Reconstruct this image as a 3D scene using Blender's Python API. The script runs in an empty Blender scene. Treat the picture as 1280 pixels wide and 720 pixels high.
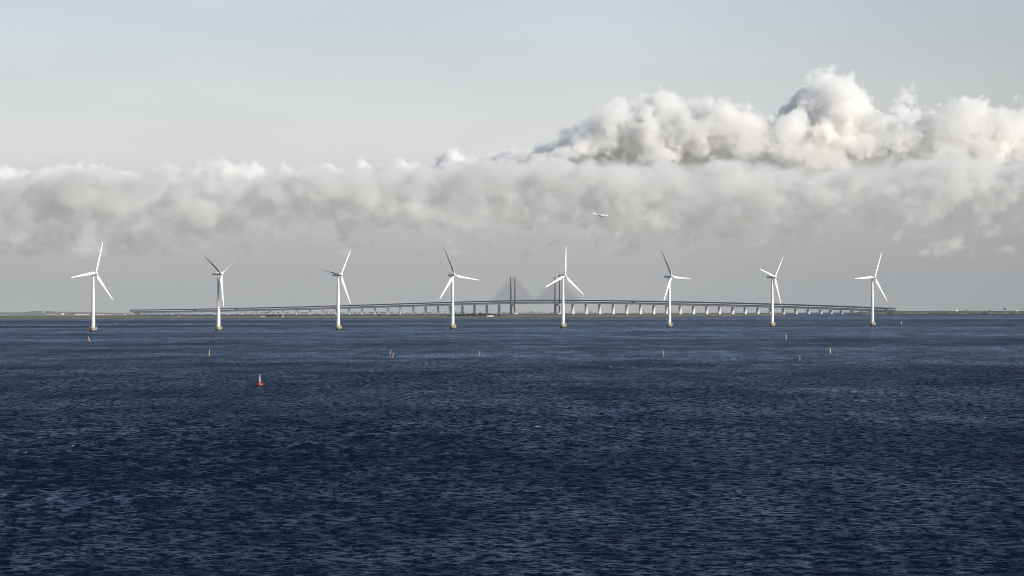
import bpy, math, random
import numpy as np
from mathutils import Vector, Matrix

# ------------------------------------------------------------------ camera, sky, sun, exposure
S = bpy.context.scene
C = S.collection
R_EARTH2 = 2 * 7.43e6                       # twice the effective earth radius (with refraction)
EYE = 25.0                                  # height of the ship's deck above the sea
FPX = 2872.0                                # focal length in pixels of a 1280 wide picture
PITCH, ROLL = math.atan(24.0 / FPX), 0.00226
cam_data = bpy.data.cameras.new("camera")
cam = bpy.data.objects.new("camera", cam_data)
C.objects.link(cam)
F = Vector((0, math.cos(PITCH), math.sin(PITCH)))
U0 = Vector((0, -math.sin(PITCH), math.cos(PITCH)))
R0 = Vector((1, 0, 0))
RT = R0 * math.cos(ROLL) - U0 * math.sin(ROLL)
UP = U0 * math.cos(ROLL) + R0 * math.sin(ROLL)
m = Matrix((RT, UP, -F)).transposed().to_4x4()
m.translation = Vector((0, 0, EYE))
cam.matrix_world = m
cam_data.sensor_width = 36
cam_data.lens = 36 * FPX / 1280
cam_data.clip_start = 1
cam_data.clip_end = 200000
S.camera = cam

SUN_EL, SUN_AZ = math.radians(24), math.radians(58)     # azimuth measured from straight behind the camera to the right
sun_dir = Vector((math.sin(SUN_AZ) * math.cos(SUN_EL), -math.cos(SUN_AZ) * math.cos(SUN_EL), math.sin(SUN_EL)))
sd = bpy.data.lights.new("sun", 'SUN')
sd.energy = 4.7
sd.angle = math.radians(0.5)
sd.color = (1.0, 0.945, 0.86)
so = bpy.data.objects.new("sun", sd)
so.rotation_euler = sun_dir.to_track_quat('Z', 'Y').to_euler()
so.location = (500, -500, 800)
C.objects.link(so)

def nd(nt, typ, **kw):
    n = nt.nodes.new(typ)
    for k, v in kw.items():
        setattr(n, k, v)
    return n

def ramp(nt, stops, interp='LINEAR'):
    n = nt.nodes.new('ShaderNodeValToRGB')
    n.color_ramp.interpolation = interp
    e = n.color_ramp.elements
    while len(e) < len(stops):
        e.new(0.5)
    for i, (p, c) in enumerate(stops):
        e[i].position = p
        e[i].color = c if len(c) == 4 else (*c, 1)
    return n

W = bpy.data.worlds.new("World")
S.world = W
W.use_nodes = True
nt = W.node_tree
nt.nodes.clear()
sky = nd(nt, 'ShaderNodeTexSky', sky_type='NISHITA', sun_disc=False)
sky.sun_elevation = SUN_EL
sky.sun_rotation = math.pi - SUN_AZ
sky.air_density, sky.dust_density, sky.ozone_density = 1.0, 1.5, 1.5
bg1 = nd(nt, 'ShaderNodeBackground'); bg1.inputs['Strength'].default_value = 0.09
nt.links.new(sky.outputs[0], bg1.inputs['Color'])
# a thin high veil of vapour, thickest low down, thinning to the zenith and to the right
geo = nd(nt, 'ShaderNodeTexCoord')
sep = nd(nt, 'ShaderNodeSeparateXYZ'); nt.links.new(geo.outputs['Generated'], sep.inputs[0])
veil = ramp(nt, [(0.0, (0.41, 0.405, 0.385)), (0.026, (0.40, 0.393, 0.38)), (0.045, (0.47, 0.468, 0.455)), (0.065, (0.61, 0.605, 0.588)),
                 (0.09, (0.59, 0.597, 0.592)), (0.115, (0.545, 0.572, 0.592)), (0.145, (0.525, 0.57, 0.605)), (0.45, (0.19, 0.26, 0.36))])
nt.links.new(sep.outputs['Z'], veil.inputs[0])
noi = nd(nt, 'ShaderNodeTexNoise'); noi.inputs['Scale'].default_value = 9; noi.inputs['Detail'].default_value = 4
mp = nd(nt, 'ShaderNodeMapping'); mp.inputs['Scale'].default_value = (1, 1, 4)
nt.links.new(geo.outputs['Generated'], mp.inputs[0]); nt.links.new(mp.outputs[0], noi.inputs['Vector'])
mr = nd(nt, 'ShaderNodeMapRange'); mr.inputs[1].default_value = 0.25; mr.inputs[2].default_value = 0.75; mr.inputs[3].default_value = 0.97; mr.inputs[4].default_value = 1.05
nt.links.new(noi.outputs[0], mr.inputs[0])
side = nd(nt, 'ShaderNodeMapRange'); side.inputs[1].default_value = 0.05; side.inputs[2].default_value = 0.25; side.inputs[3].default_value = 1.07; side.inputs[4].default_value = 0.80
nt.links.new(sep.outputs['X'], side.inputs[0])
vs_ = nd(nt, 'ShaderNodeMath', operation='MULTIPLY'); nt.links.new(mr.outputs[0], vs_.inputs[0]); nt.links.new(side.outputs[0], vs_.inputs[1])
bg2 = nd(nt, 'ShaderNodeBackground'); nt.links.new(veil.outputs[0], bg2.inputs['Color']); nt.links.new(vs_.outputs[0], bg2.inputs['Strength'])
thick = nd(nt, 'ShaderNodeMapRange'); thick.inputs[1].default_value = 0.02; thick.inputs[2].default_value = 0.8; thick.inputs[3].default_value = 0.9; thick.inputs[4].default_value = 0.2
nt.links.new(sep.outputs['Z'], thick.inputs[0])
mx = nd(nt, 'ShaderNodeMixShader')
nt.links.new(thick.outputs[0], mx.inputs[0]); nt.links.new(bg1.outputs[0], mx.inputs[1]); nt.links.new(bg2.outputs[0], mx.inputs[2])
wo = nd(nt, 'ShaderNodeOutputWorld'); nt.links.new(mx.outputs[0], wo.inputs[0])

S.view_settings.view_transform = 'Standard'
S.view_settings.look = 'None'
S.view_settings.exposure = 0.25
S.view_settings.gamma = 1.0
S.view_settings.use_curve_mapping = False
S.render.engine = 'CYCLES'
S.cycles.max_bounces = 12
S.cycles.diffuse_bounces = 2
S.cycles.glossy_bounces = 3
S.cycles.transmission_bounces = 2
S.cycles.volume_bounces = 10
S.cycles.volume_step_rate = 2.0
S.cycles.use_denoising = True
S.cycles.denoiser = 'OPENIMAGEDENOISE'
S.cycles.denoising_input_passes = 'RGB_ALBEDO_NORMAL'
S.cycles.denoising_prefilter = 'ACCURATE'
S.cycles.use_adaptive_sampling = False
S.cycles.filter_width = 1.05
S.cycles.caustics_reflective = False
S.cycles.caustics_refractive = False

def drop(d2):
    return -d2 / R_EARTH2

def at(px, d):
    """the point of the sea surface in the direction of column px at distance d"""
    x = d * (px - 640) / FPX
    return Vector((x, d, drop(x * x + d * d)))

def elev(px, py, d):
    """height above the camera's zero level of something seen at px, py when it stands at distance d"""
    e = 384.0 - 0.00226 * (px - 640)
    return EYE + (e - py) / FPX * d
# ------------------------------------------------------------------ clouds: real volumes, lit by the sun
def cloud_bank(name, dist, half_w, depth, zlo, zhi, tops, bottoms, res, params, label, xc=0.0):
    """a bank of cumulus; xc shifts its middle sideways; tops / bottoms are (metres across, height) outlines of its silhouette"""
    tops = [(x - xc, z) for x, z in tops]; bottoms = [(x - xc, z) for x, z in bottoms]
    ng = bpy.data.node_groups.new(name + "_field", 'GeometryNodeTree')
    ng.interface.new_socket("Geometry", in_out='OUTPUT', socket_type='NodeSocketGeometry')
    N, L = ng.nodes, ng.links
    def mth(op, a, b=None, c=None, clamp=False):
        n = N.new('ShaderNodeMath'); n.operation = op; n.use_clamp = clamp
        for i, v in enumerate((a, b, c)):
            if v is None: continue
            if isinstance(v, (int, float)): n.inputs[i].default_value = v
            else: L.new(v, n.inputs[i])
        return n.outputs[0]
    pos = N.new('GeometryNodeInputPosition')
    sp = N.new('ShaderNodeSeparateXYZ'); L.new(pos.outputs[0], sp.inputs[0])
    X, Y, Z = sp.outputs
    def curve(pts, v):
        n = N.new('ShaderNodeFloatCurve')
        cm = n.mapping; cv = cm.curves[0]
        x0, x1 = -half_w, half_w
        fx = [((x - x0) / (x1 - x0), (z - zlo) / (zhi - zlo)) for x, z in pts]
        fx = [(0.0, float(np.interp(0, [p[0] for p in fx], [p[1] for p in fx])))] + [p for p in fx if 0 < p[0] < 1] + [(1.0, float(np.interp(1, [p[0] for p in fx], [p[1] for p in fx])))]
        while len(cv.points) < len(fx): cv.points.new(0.5, 0.5)
        for p, q in zip(cv.points, fx): p.location = q
        for p in cv.points: p.handle_type = 'VECTOR'
        cm.update()
        L.new(mth('MULTIPLY_ADD', v, 1 / (x1 - x0), 0.5), n.inputs['Value'])
        return mth('MULTIPLY_ADD', n.outputs[0], zhi - zlo, zlo)
    top = curve(tops, X)
    bot = curve(bottoms, X)
    def noise(scale, det, rough, off, lac=2.0, sz=1.0):
        n = N.new('ShaderNodeTexNoise'); n.inputs['Scale'].default_value = scale; n.inputs['Detail'].default_value = det
        n.inputs['Roughness'].default_value = rough
        n.inputs['Lacunarity'].default_value = lac
        v = N.new('ShaderNodeVectorMath'); v.operation = 'MULTIPLY_ADD'
        v.inputs[1].default_value = (1, 1, sz); v.inputs[2].default_value = off
        L.new(pos.outputs[0], v.inputs[0]); L.new(v.outputs[0], n.inputs['Vector'])
        return n
    big = noise(1 / params['big'], 2.0, 0.5, params['seed'], sz=params.get('sz', 1.0)).outputs[0]
    fine = noise(1 / params['fine'], 8.0, params.get('rough', 0.62), params['seed'], sz=params.get('fz', 1.0)).outputs[0]
    # cauliflower: distance to warped cell points, two sizes
    def puffs(size, off):
        w = noise(1 / (size * 0.6), 2.0, 0.5, off)
        a = N.new('ShaderNodeVectorMath'); a.operation = 'MULTIPLY_ADD'
        a.inputs[1].default_value = (size * 0.5,) * 3
        L.new(w.outputs['Color'], a.inputs[0]); L.new(pos.outputs[0], a.inputs[2])
        v = N.new('ShaderNodeTexVoronoi'); v.feature = 'F1'; v.inputs['Scale'].default_value = 1 / size
        v.inputs['Detail'].default_value = 2.0; v.inputs['Roughness'].default_value = 0.5; v.inputs['Lacunarity'].default_value = 2.3
        L.new(a.outputs[0], v.inputs['Vector'])
        return v.outputs['Distance']
    p1 = puffs(params['puff'], params['seed'])
    # metres inside the silhouette, from above, below, front and back, then eroded by the noises
    d_top = mth('SUBTRACT', top, Z)
    d_bot = mth('MULTIPLY', mth('SUBTRACT', Z, bot), params.get('botk', 0.8))
    d_dep = mth('MULTIPLY', mth('SUBTRACT', depth * 0.5, mth('ABSOLUTE', Y)), 0.7)
    d_side = mth('SUBTRACT', half_w * 0.98, mth('ABSOLUTE', X))
    d = mth('MINIMUM', mth('MINIMUM', d_top, d_bot), mth('MINIMUM', d_dep, d_side))
    d = mth('MINIMUM', d, params['cap'])
    e = mth('MULTIPLY_ADD', mth('SUBTRACT', big, 0.5), params['abig'], d)
    e = mth('MULTIPLY_ADD', mth('SUBTRACT', 0.5, p1), params['apuff'], e)
    e = mth('MULTIPLY_ADD', mth('SUBTRACT', fine, 0.5), params['afine'], e)
    dens = mth('MULTIPLY', mth('SUBTRACT', e, params['bias']), 1 / params['soft'], clamp=True)
    # fade at the faces of the box so that nothing is cut straight
    fade = mth('MULTIPLY', mth('SUBTRACT', mth('MINIMUM', mth('MINIMUM', mth('SUBTRACT', Z, zlo), mth('SUBTRACT', zhi, Z)), mth('MINIMUM', mth('SUBTRACT', depth * 0.5, mth('ABSOLUTE', Y)), d_side)), 20), 1 / 120, clamp=True)
    dens = mth('MULTIPLY', dens, fade)
    if 'patch' in params:                     # thin grey stretches between the thick lit heads
        pn = noise(1 / params['patch'], 3.0, 0.55, (params['seed'][0] + 500, 0, 0), sz=1.6).outputs[0]
        k = N.new('ShaderNodeMapRange'); k.inputs[1].default_value = 0.42; k.inputs[2].default_value = 0.60; k.inputs[3].default_value = params['floor']; k.inputs[4].default_value = 1.0
        L.new(pn, k.inputs[0]); dens = mth('MULTIPLY', dens, k.outputs[0])
    vc = N.new('GeometryNodeVolumeCube')
    L.new(dens, vc.inputs['Density'])
    vc.inputs['Min'].default_value = (-half_w, -depth / 2, zlo)
    vc.inputs['Max'].default_value = (half_w, depth / 2, zhi)
    for k, v in zip(('Resolution X', 'Resolution Y', 'Resolution Z'), res): vc.inputs[k].default_value = v
    mat = bpy.data.materials.new(name + "_vapour"); mat.use_nodes = True
    t = mat.node_tree; t.nodes.clear()
    pv = t.nodes.new('ShaderNodeVolumePrincipled')
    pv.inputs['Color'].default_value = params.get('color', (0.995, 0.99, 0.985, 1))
    pv.inputs['Density'].default_value = params['dens']
    pv.inputs['Anisotropy'].default_value = params.get('g', 0.2)
    o_ = t.nodes.new('ShaderNodeOutputMaterial'); t.links.new(pv.outputs[0], o_.inputs['Volume'])
    mat.cycles.volume_sampling = 'DISTANCE'
    sm = N.new('GeometryNodeSetMaterial'); sm.inputs['Material'].default_value = mat
    L.new(vc.outputs[0], sm.inputs[0])
    out = N.new('NodeGroupOutput'); L.new(sm.outputs[0], out.inputs[0])
    me = bpy.data.meshes.new(name)
    ob = bpy.data.objects.new(name, me); C.objects.link(ob)
    me.materials.append(mat)
    ob.location = (xc, dist, 0)
    md = ob.modifiers.new("field", 'NODES'); md.node_group = ng
    ob['kind'] = 'stuff'; ob['label'] = label; ob['category'] = 'cloud'
    return ob

def outline(pts, d):
    return [((x - 640) / FPX * d, EYE + (384 - y) / FPX * d) for x, y in pts]

CR = 36000
rim_top = outline([(-160, 212), (0, 209), (40, 213), (70, 209), (110, 203), (150, 209), (200, 210), (240, 207), (290, 205), (330, 209), (400, 211), (450, 204), (510, 199), (540, 202), (580, 190), (640, 187), (690, 188), (720, 200), (760, 230), (1420, 240)], CR)
rim_bot = outline([(-160, 240), (700, 240), (760, 240), (1420, 250)], CR)
cloud_bank("distant_cloud", CR, 9600, 2200, 1500, 2800, rim_top, rim_bot, (620, 44, 44),
           dict(big=1300, fine=520, puff=600, seed=(5200, 700, 300), abig=420, apuff=420, afine=420, bias=-60, soft=70, cap=420, dens=0.016, botk=0.8),
           "line of bright cloud heads peeping over the grey bank on the left")
CD = 30000
low_top = outline([(-140, 224), (0, 224), (40, 223), (100, 217), (150, 219), (200, 218), (250, 219), (310, 220), (350, 216), (400, 212), (450, 212), (500, 212), (560, 206), (640, 204), (700, 200),
                   (760, 208), (850, 210), (900, 202), (960, 209), (1050, 210), (1150, 202), (1280, 194), (1420, 194)], CD)
low_bot = outline([(-140, 294), (0, 294), (300, 296), (640, 288), (900, 282), (1280, 286), (1420, 286)], CD)
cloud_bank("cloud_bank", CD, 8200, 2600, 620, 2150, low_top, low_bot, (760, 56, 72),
           dict(big=1300, fine=520, puff=360, fz=1.5, seed=(3000, 100, 40), abig=520, apuff=300, afine=960, bias=-50, soft=100, cap=330, dens=0.0075, botk=0.24, color=(0.922, 0.915, 0.902, 1), patch=1100, floor=0.22, sz=2.0, rough=0.75),  # shade over the bank is put into this greyed vapour colour
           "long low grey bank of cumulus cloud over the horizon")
CH = 33000
hi_top = outline([(560, 240), (640, 216), (680, 192), (705, 172), (730, 155), (760, 139), (800, 127), (830, 117), (850, 128), (890, 138), (920, 143), (945, 150), (958, 166), (972, 158), (986, 130),
                  (1000, 112), (1014, 102), (1030, 98), (1054, 108), (1080, 134), (1100, 138), (1130, 136), (1150, 150), (1170, 141), (1200, 135), (1250, 145), (1290, 150), (1420, 160)], CH)
hi_bot = outline([(560, 228), (700, 218), (850, 214), (1000, 222), (1280, 215), (1420, 215)], CH)
cloud_bank("towering_cloud", CH, 4700, 3000, 1800, 3900, hi_top, hi_bot, (620, 90, 138),
           dict(big=1000, fine=420, puff=600, seed=(900, 7700, 100), abig=380, apuff=460, afine=1150, bias=-60, soft=48, cap=420, dens=0.0125, botk=0.8, patch=900, floor=0.5, rough=0.74, color=(0.995, 0.99, 0.98, 1)),
           "tall heaped cumulus cloud with sunlit tops on the right", xc=3900)
# ------------------------------------------------------------------ helpers
rnd = random.Random(11)
nrng = np.random.default_rng(5)

def mat(name, col, rough=0.6, var=0.0, scale=1.0, metal=0.0, spec=None, bump=0.0, bscale=None):
    """painted / mineral surface with procedural mottling"""
    m = bpy.data.materials.new(name); m.use_nodes = True
    t = m.node_tree; b = t.nodes['Principled BSDF']
    b.inputs['Roughness'].default_value = rough; b.inputs['Metallic'].default_value = metal
    if spec is not None: b.inputs['Specular IOR Level'].default_value = spec
    if var > 0 or bump > 0:
        tc = t.nodes.new('ShaderNodeTexCoord')
        n = t.nodes.new('ShaderNodeTexNoise'); n.inputs['Scale'].default_value = scale; n.inputs['Detail'].default_value = 5
        t.links.new(tc.outputs['Object'], n.inputs['Vector'])
        lo = tuple(c * (1 - var) for c in col); hi = tuple(min(1, c * (1 + var)) for c in col)
        r = ramp(t, [(0.3, lo), (0.7, hi)]); t.links.new(n.outputs[0], r.inputs[0])
        t.links.new(r.outputs[0], b.inputs['Base Color'])
        if bump > 0:
            bp = t.nodes.new('ShaderNodeBump'); bp.inputs['Strength'].default_value = bump; bp.inputs['Distance'].default_value = 0.1
            t.links.new(n.outputs[0], bp.inputs['Height']); t.links.new(bp.outputs[0], b.inputs['Normal'])
    else:
        b.inputs['Base Color'].default_value = (*col, 1)
    return m

class MB:
    def __init__(s): s.v = []; s.f = []
    def add(s, vs, fs):
        o = len(s.v); s.v += [tuple(v) for v in vs]; s.f += [tuple(i + o for i in f) for f in fs]; return s
    def hexa(s, lo, hi):
        """box between two quads of four points each"""
        return s.add(list(lo) + list(hi), [(3, 2, 1, 0), (4, 5, 6, 7), (0, 1, 5, 4), (1, 2, 6, 5), (2, 3, 7, 6), (3, 0, 4, 7)])
    def box(s, x0, x1, y0, y1, z0, z1):
        q = lambda z: [(x0, y0, z), (x1, y0, z), (x1, y1, z), (x0, y1, z)]
        return s.hexa(q(z0), q(z1))
    def frame(s, o, a, b, la, lb, z0, z1, la1=None, lb1=None):
        """tapered block at o with half sizes along the level unit vectors a, b"""
        la1 = la if la1 is None else la1; lb1 = lb if lb1 is None else lb1
        q = lambda z, p, r: [o - a * p - b * r + Vector((0, 0, z)), o + a * p - b * r + Vector((0, 0, z)), o + a * p + b * r + Vector((0, 0, z)), o - a * p + b * r + Vector((0, 0, z))]
        return s.hexa(q(z0, la, lb), q(z1, la1, lb1))
    def lathe(s, prof, n=24, c=(0, 0, 0), M=None):
        vs = []; fs = []
        for r, z in prof:
            for k in range(n):
                a = 2 * math.pi * k / n
                p = Vector((c[0] + r * math.cos(a), c[1] + r * math.sin(a), c[2] + z))
                vs.append(M @ p if M else p)
        for i in range(len(prof) - 1):
            for k in range(n):
                k2 = (k + 1) % n
                fs.append((i * n + k, i * n + k2, (i + 1) * n + k2, (i + 1) * n + k))
        fs.append(tuple(range(n - 1, -1, -1))); fs.append(tuple((len(prof) - 1) * n + k for k in range(n)))
        return s.add(vs, fs)
    def tube(s, p, q, r0, r1=None, n=6):
        p, q = Vector(p), Vector(q); r1 = r0 if r1 is None else r1
        d = q - p; L = d.length
        M = Matrix.Translation(p) @ d.to_track_quat('Z', 'Y').to_matrix().to_4x4()
        return s.lathe([(r0, 0), (r1, L)], n, M=M)
    def build(s, name, m, parent=None, loc=None, smooth=False):
        me = bpy.data.meshes.new(name); me.from_pydata(s.v, [], s.f); me.update()
        me.materials.append(m)
        if smooth:
            me.polygons.foreach_set('use_smooth', [True] * len(me.polygons))
            me.set_sharp_from_angle(angle=math.radians(35))
        o = bpy.data.objects.new(name, me); C.objects.link(o)
        if parent is not None: o.parent = parent
        if loc is not None: o.location = loc
        return o

def tag(o, label=None, cat=None, group=None, kind=None):
    if label: o['label'] = label
    if cat: o['category'] = cat
    if group: o['group'] = group
    if kind: o['kind'] = kind
    return o

def empty(name, loc, rz=0.0):
    o = bpy.data.objects.new(name, None); C.objects.link(o)
    o.location = loc; o.rotation_euler.z = rz; o.empty_display_size = 1
    return o

def copy_tree(o, parent=None):
    c = o.copy(); C.objects.link(c)
    if parent is not None: c.parent = parent
    for ch in [x for x in o.children]: copy_tree(ch, c)
    return c

def lerp(pts, x):
    return float(np.interp(x, [p[0] for p in pts], [p[1] for p in pts]))

M_white = mat('white_paint', (0.80, 0.79, 0.77), 0.45, 0.03, 0.2)
M_blade = mat('blade_paint', (0.82, 0.81, 0.79), 0.4, 0.02, 0.3)
M_conc = mat('weathered_concrete', (0.38, 0.335, 0.235), 0.85, 0.3, 0.6, bump=0.3)
M_wet = mat('wet_dark_concrete', (0.06, 0.055, 0.04), 0.4, 0.3, 0.6)
M_pier = mat('pier_concrete', (0.58, 0.53, 0.46), 0.8, 0.12, 0.08)
M_pylon = mat('pylon_concrete', (0.34, 0.28, 0.24), 0.8, 0.15, 0.06)
M_steel = mat('painted_steel', (0.042, 0.056, 0.09), 0.6, 0.2, 0.05)
M_cable = mat('cable_sheath', (0.045, 0.048, 0.055), 0.6)
M_dark = mat('dark_metal', (0.03, 0.03, 0.032), 0.5)

# ------------------------------------------------------------------ the sea
def build_sea():
    fr = math.radians(16)
    ang = np.concatenate([np.linspace(-fr, fr, 760), np.linspace(fr, 2 * math.pi - fr, 44)[1:-1]])
    rad = [0.0, 20, 50, 90, 130, 160]
    while rad[-1] < 2300: rad.append(rad[-1] * 1.0027)
    while rad[-1] < 22000: rad.append(rad[-1] * 1.04)
    rad = np.array(rad[1:])
    A, Rr = np.meshgrid(ang, rad)
    X = np.sin(A) * Rr; Y = np.cos(A) * Rr
    Z = -Rr ** 2 / R_EARTH2
    DX = np.zeros_like(X); DY = np.zeros_like(X); DZ = np.zeros_like(X)
    front = (np.abs(A) <= fr * 1.001) & (Rr > 140)
    lat = Rr * (2 * fr / 760); step = np.gradient(Rr, axis=0)
    x, y = X[front], Y[front]; cell = np.maximum(lat, step)[front]
    dx = np.zeros_like(x); dy = np.zeros_like(x); dz = np.zeros_like(x)
    n = 90
    # gusts: waves come in groups of unequal height
    gust = np.zeros_like(x)
    for k in range(14):
        lam = nrng.uniform(60, 420); th = nrng.uniform(0, math.pi)
        gust += np.sin(2 * math.pi / lam * (x * math.cos(th) + y * math.sin(th)) + nrng.uniform(0, 6.28))
    gust = np.clip(1 + 0.16 * gust, 0.45, 1.7)
    for k in range(n):
        lam = math.exp(nrng.uniform(math.log(1.5), math.log(9)))
        th = nrng.normal(math.radians(-82), math.radians(33))
        kk = 2 * math.pi / lam
        amp = 0.0046 * lam * (1.15 if 2.5 < lam < 6 else 0.8)
        fade = np.clip((lam / cell - 2.2) / 2.0, 0, 1)
        ph = kk * (x * math.cos(th) + y * math.sin(th)) + nrng.uniform(0, 6.28)
        a = amp * fade * gust
        dz += a * np.cos(ph)
        dx -= 0.8 * a * math.cos(th) * np.sin(ph); dy -= 0.8 * a * math.sin(th) * np.sin(ph)
    X[front] += dx; Y[front] += dy; Z[front] += dz
    nr, na = X.shape
    co = np.stack([X, Y, Z], -1).reshape(-1, 3)
    co = np.concatenate([co, [[0, 0, 0]]])
    i = np.arange(nr - 1)[:, None]; j = np.arange(na)[None, :]; j2 = (j + 1) % na
    quads = np.stack([i * na + j, (i + 1) * na + j, (i + 1) * na + j2, i * na + j2], -1).reshape(-1, 4)[:, ::-1]
    tri = np.stack([np.full(na, nr * na), (np.arange(na) + 1) % na, np.arange(na)], -1)
    me = bpy.data.meshes.new('sea')
    nl = quads.size + tri.size
    me.vertices.add(len(co)); me.vertices.foreach_set('co', co.astype(np.float32).ravel())
    me.loops.add(nl); me.loops.foreach_set('vertex_index', np.concatenate([quads.ravel(), tri.ravel()]).astype(np.int32))
    nq, ntr = len(quads), len(tri)
    me.polygons.add(nq + ntr)
    ls = np.concatenate([np.arange(nq) * 4, nq * 4 + np.arange(ntr) * 3]).astype(np.int32)
    me.polygons.foreach_set('loop_start', ls)
    me.polygons.foreach_set('use_smooth', np.ones(nq + ntr, bool))
    me.update(calc_edges=True); me.validate()
    m = bpy.data.materials.new('sea_water'); m.use_nodes = True
    t = m.node_tree; t.nodes.remove(t.nodes['Principled BSDF'])
    tc = t.nodes.new('ShaderNodeTexCoord')
    def noise(sc, det, st, rough=0.55):
        mp = t.nodes.new('ShaderNodeMapping'); mp.inputs['Scale'].default_value = st
        mp.inputs['Rotation'].default_value = (0, 0, math.radians(7))
        t.links.new(tc.outputs['Object'], mp.inputs[0])
        n = t.nodes.new('ShaderNodeTexNoise'); n.inputs['Scale'].default_value = sc; n.inputs['Detail'].default_value = det; n.inputs['Roughness'].default_value = rough
        t.links.new(mp.outputs[0], n.inputs['Vector'])
        return n.outputs[0]
    def rng(v, a, b_, c, d):
        r = t.nodes.new('ShaderNodeMapRange'); r.inputs[1].default_value = a; r.inputs[2].default_value = b_; r.inputs[3].default_value = c; r.inputs[4].default_value = d
        t.links.new(v, r.inputs[0]); return r.outputs[0]
    def mul(a, b_, op='MULTIPLY'):
        n = t.nodes.new('ShaderNodeMath'); n.operation = op
        for k, v in enumerate((a, b_)):
            if isinstance(v, (int, float)): n.inputs[k].default_value = v
            else: t.links.new(v, n.inputs[k])
        return n.outputs[0]
    # wind on the water: broad bands and small cat's paws ruffle it unequally, and ruffled water mirrors less
    wind = mul(mul(rng(noise(1 / 1400, 3, (0.22, 1.0, 1)), 0.36, 0.64, 0.3, 1.5), rng(noise(1 / 300, 3, (0.3, 1.0, 1)), 0.36, 0.64, 0.7, 1.3)),
               mul(mul(rng(noise(1 / 60, 4, (0.8, 0.5, 1), 0.7), 0.36, 0.64, 0.55, 1.45), rng(noise(1 / 9, 3, (0.8, 0.15, 1), 0.7), 0.36, 0.64, 0.82, 1.18)),
                   mul(rng(noise(1 / 10, 4, (0.8, 0.5, 1), 0.75), 0.38, 0.62, 0.65, 1.35), rng(noise(1 / 1.4, 4, (0.75, 0.85, 1), 0.82), 0.462, 0.57, 0.0, 3.1))))
    h1 = noise(1 / 2.6, 6, (0.55, 1.0, 1), 0.68)
    bp1 = t.nodes.new('ShaderNodeBump'); bp1.inputs['Distance'].default_value = BUMP1; bp1.inputs['Strength'].default_value = 1.0
    t.links.new(h1, bp1.inputs['Height'])
    nrm = bp1.outputs[0]
    fr_ = t.nodes.new('ShaderNodeFresnel'); fr_.inputs['IOR'].default_value = 1.333; t.links.new(nrm, fr_.inputs['Normal'])
    fac = mul(rng(fr_.outputs[0], FR[0], FR[1], FR[2], FR[3]), wind)
    body = t.nodes.new('ShaderNodeBsdfDiffuse'); body.inputs['Color'].default_value = WATER_COL; t.links.new(nrm, body.inputs['Normal'])
    gl = t.nodes.new('ShaderNodeBsdfGlossy'); gl.inputs['Color'].default_value = WATER_TINT; gl.inputs['Roughness'].default_value = WATER_ROUGH; t.links.new(nrm, gl.inputs['Normal'])
    wm = t.nodes.new('ShaderNodeMixShader'); t.links.new(fac, wm.inputs[0]); t.links.new(body.outputs[0], wm.inputs[1]); t.links.new(gl.outputs[0], wm.inputs[2])
    # foam: a few small whitecaps
    fo = t.nodes.new('ShaderNodeBsdfDiffuse'); fo.inputs['Color'].default_value = (0.6, 0.6, 0.6, 1)
    f1 = rng(noise(1 / 2.4, 3, (0.7, 0.5, 1), 0.55), FOAM, FOAM + 0.03, 0.0, 0.8)
    f2 = rng(noise(1 / 140, 3, (1, 1, 1)), 0.46, 0.56, 0.0, 1.0)
    mxs = t.nodes.new('ShaderNodeMixShader')
    t.links.new(mul(f1, f2), mxs.inputs[0]); t.links.new(wm.outputs[0], mxs.inputs[1]); t.links.new(fo.outputs[0], mxs.inputs[2])
    t.links.new(mxs.outputs[0], t.nodes['Material Output'].inputs[0])
    me.materials.append(m)
    o = bpy.data.objects.new('sea', me); C.objects.link(o)
    tag(o, kind='structure')
WATER_COL = (0.0035, 0.008, 0.020, 1); WATER_ROUGH = 0.22; WATER_TINT = (0.60, 0.77, 1.0, 1); BUMP1 = 0.3; FR = (0.02, 0.6, 0.0, 0.19); FOAM = 0.735
build_sea()

# ------------------------------------------------------------------ islands and coasts
def land(name, spine, depth, height, m, rows=14, step=18.0, rough=0.5, seed=1):
    """a strip of land: spine = (px, distance of its shore); height(px, v) in metres, v = 0 shore .. 1 far side"""
    r = np.random.default_rng(seed)
    x0, x1 = spine[0][0], spine[-1][0]
    nx = int((x1 - x0) * lerp(spine, (x0 + x1) / 2) / FPX / step)
    vs = []; fs = []
    ph = r.uniform(0, 6.28, 12); fq = r.uniform(0.02, 0.35, 12)
    for i in range(nx + 1):
        px = x0 + (x1 - x0) * i / nx
        d0 = lerp(spine, px) + 25 * math.sin(px * 0.11) + 12 * math.sin(px * 0.37)
        taper = min(1, (px - x0) / 8, (x1 - px) / 8)
        for k in range(rows + 1):
            v = k / rows
            d = d0 + depth * (v ** 1.7) * max(taper, 0.05)
            p = at(px, d)
            w = sum(math.sin(ph[q] + fq[q] * px * 6 + v * 9 * (q % 3)) for q in range(12)) / 12
            z = -0.4 if k == 0 else height(px, v) * max(taper, 0.02) + rough * w * min(1, v * 4) + (0 if k < rows else -6)
            vs.append((p.x, p.y, p.z + z))
    R1 = rows + 1
    for i in range(nx):
        for k in range(rows):
            a = i * R1 + k
            fs.append((a, a + R1, a + R1 + 1, a + 1))
    me = bpy.data.meshes.new(name); me.from_pydata(vs, [], fs); me.update()
    me.polygons.foreach_set('use_smooth', [True] * len(me.polygons))
    me.materials.append(m)
    o = bpy.data.objects.new(name, me); C.objects.link(o)
    tag(o, kind='structure')
    return o

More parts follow.
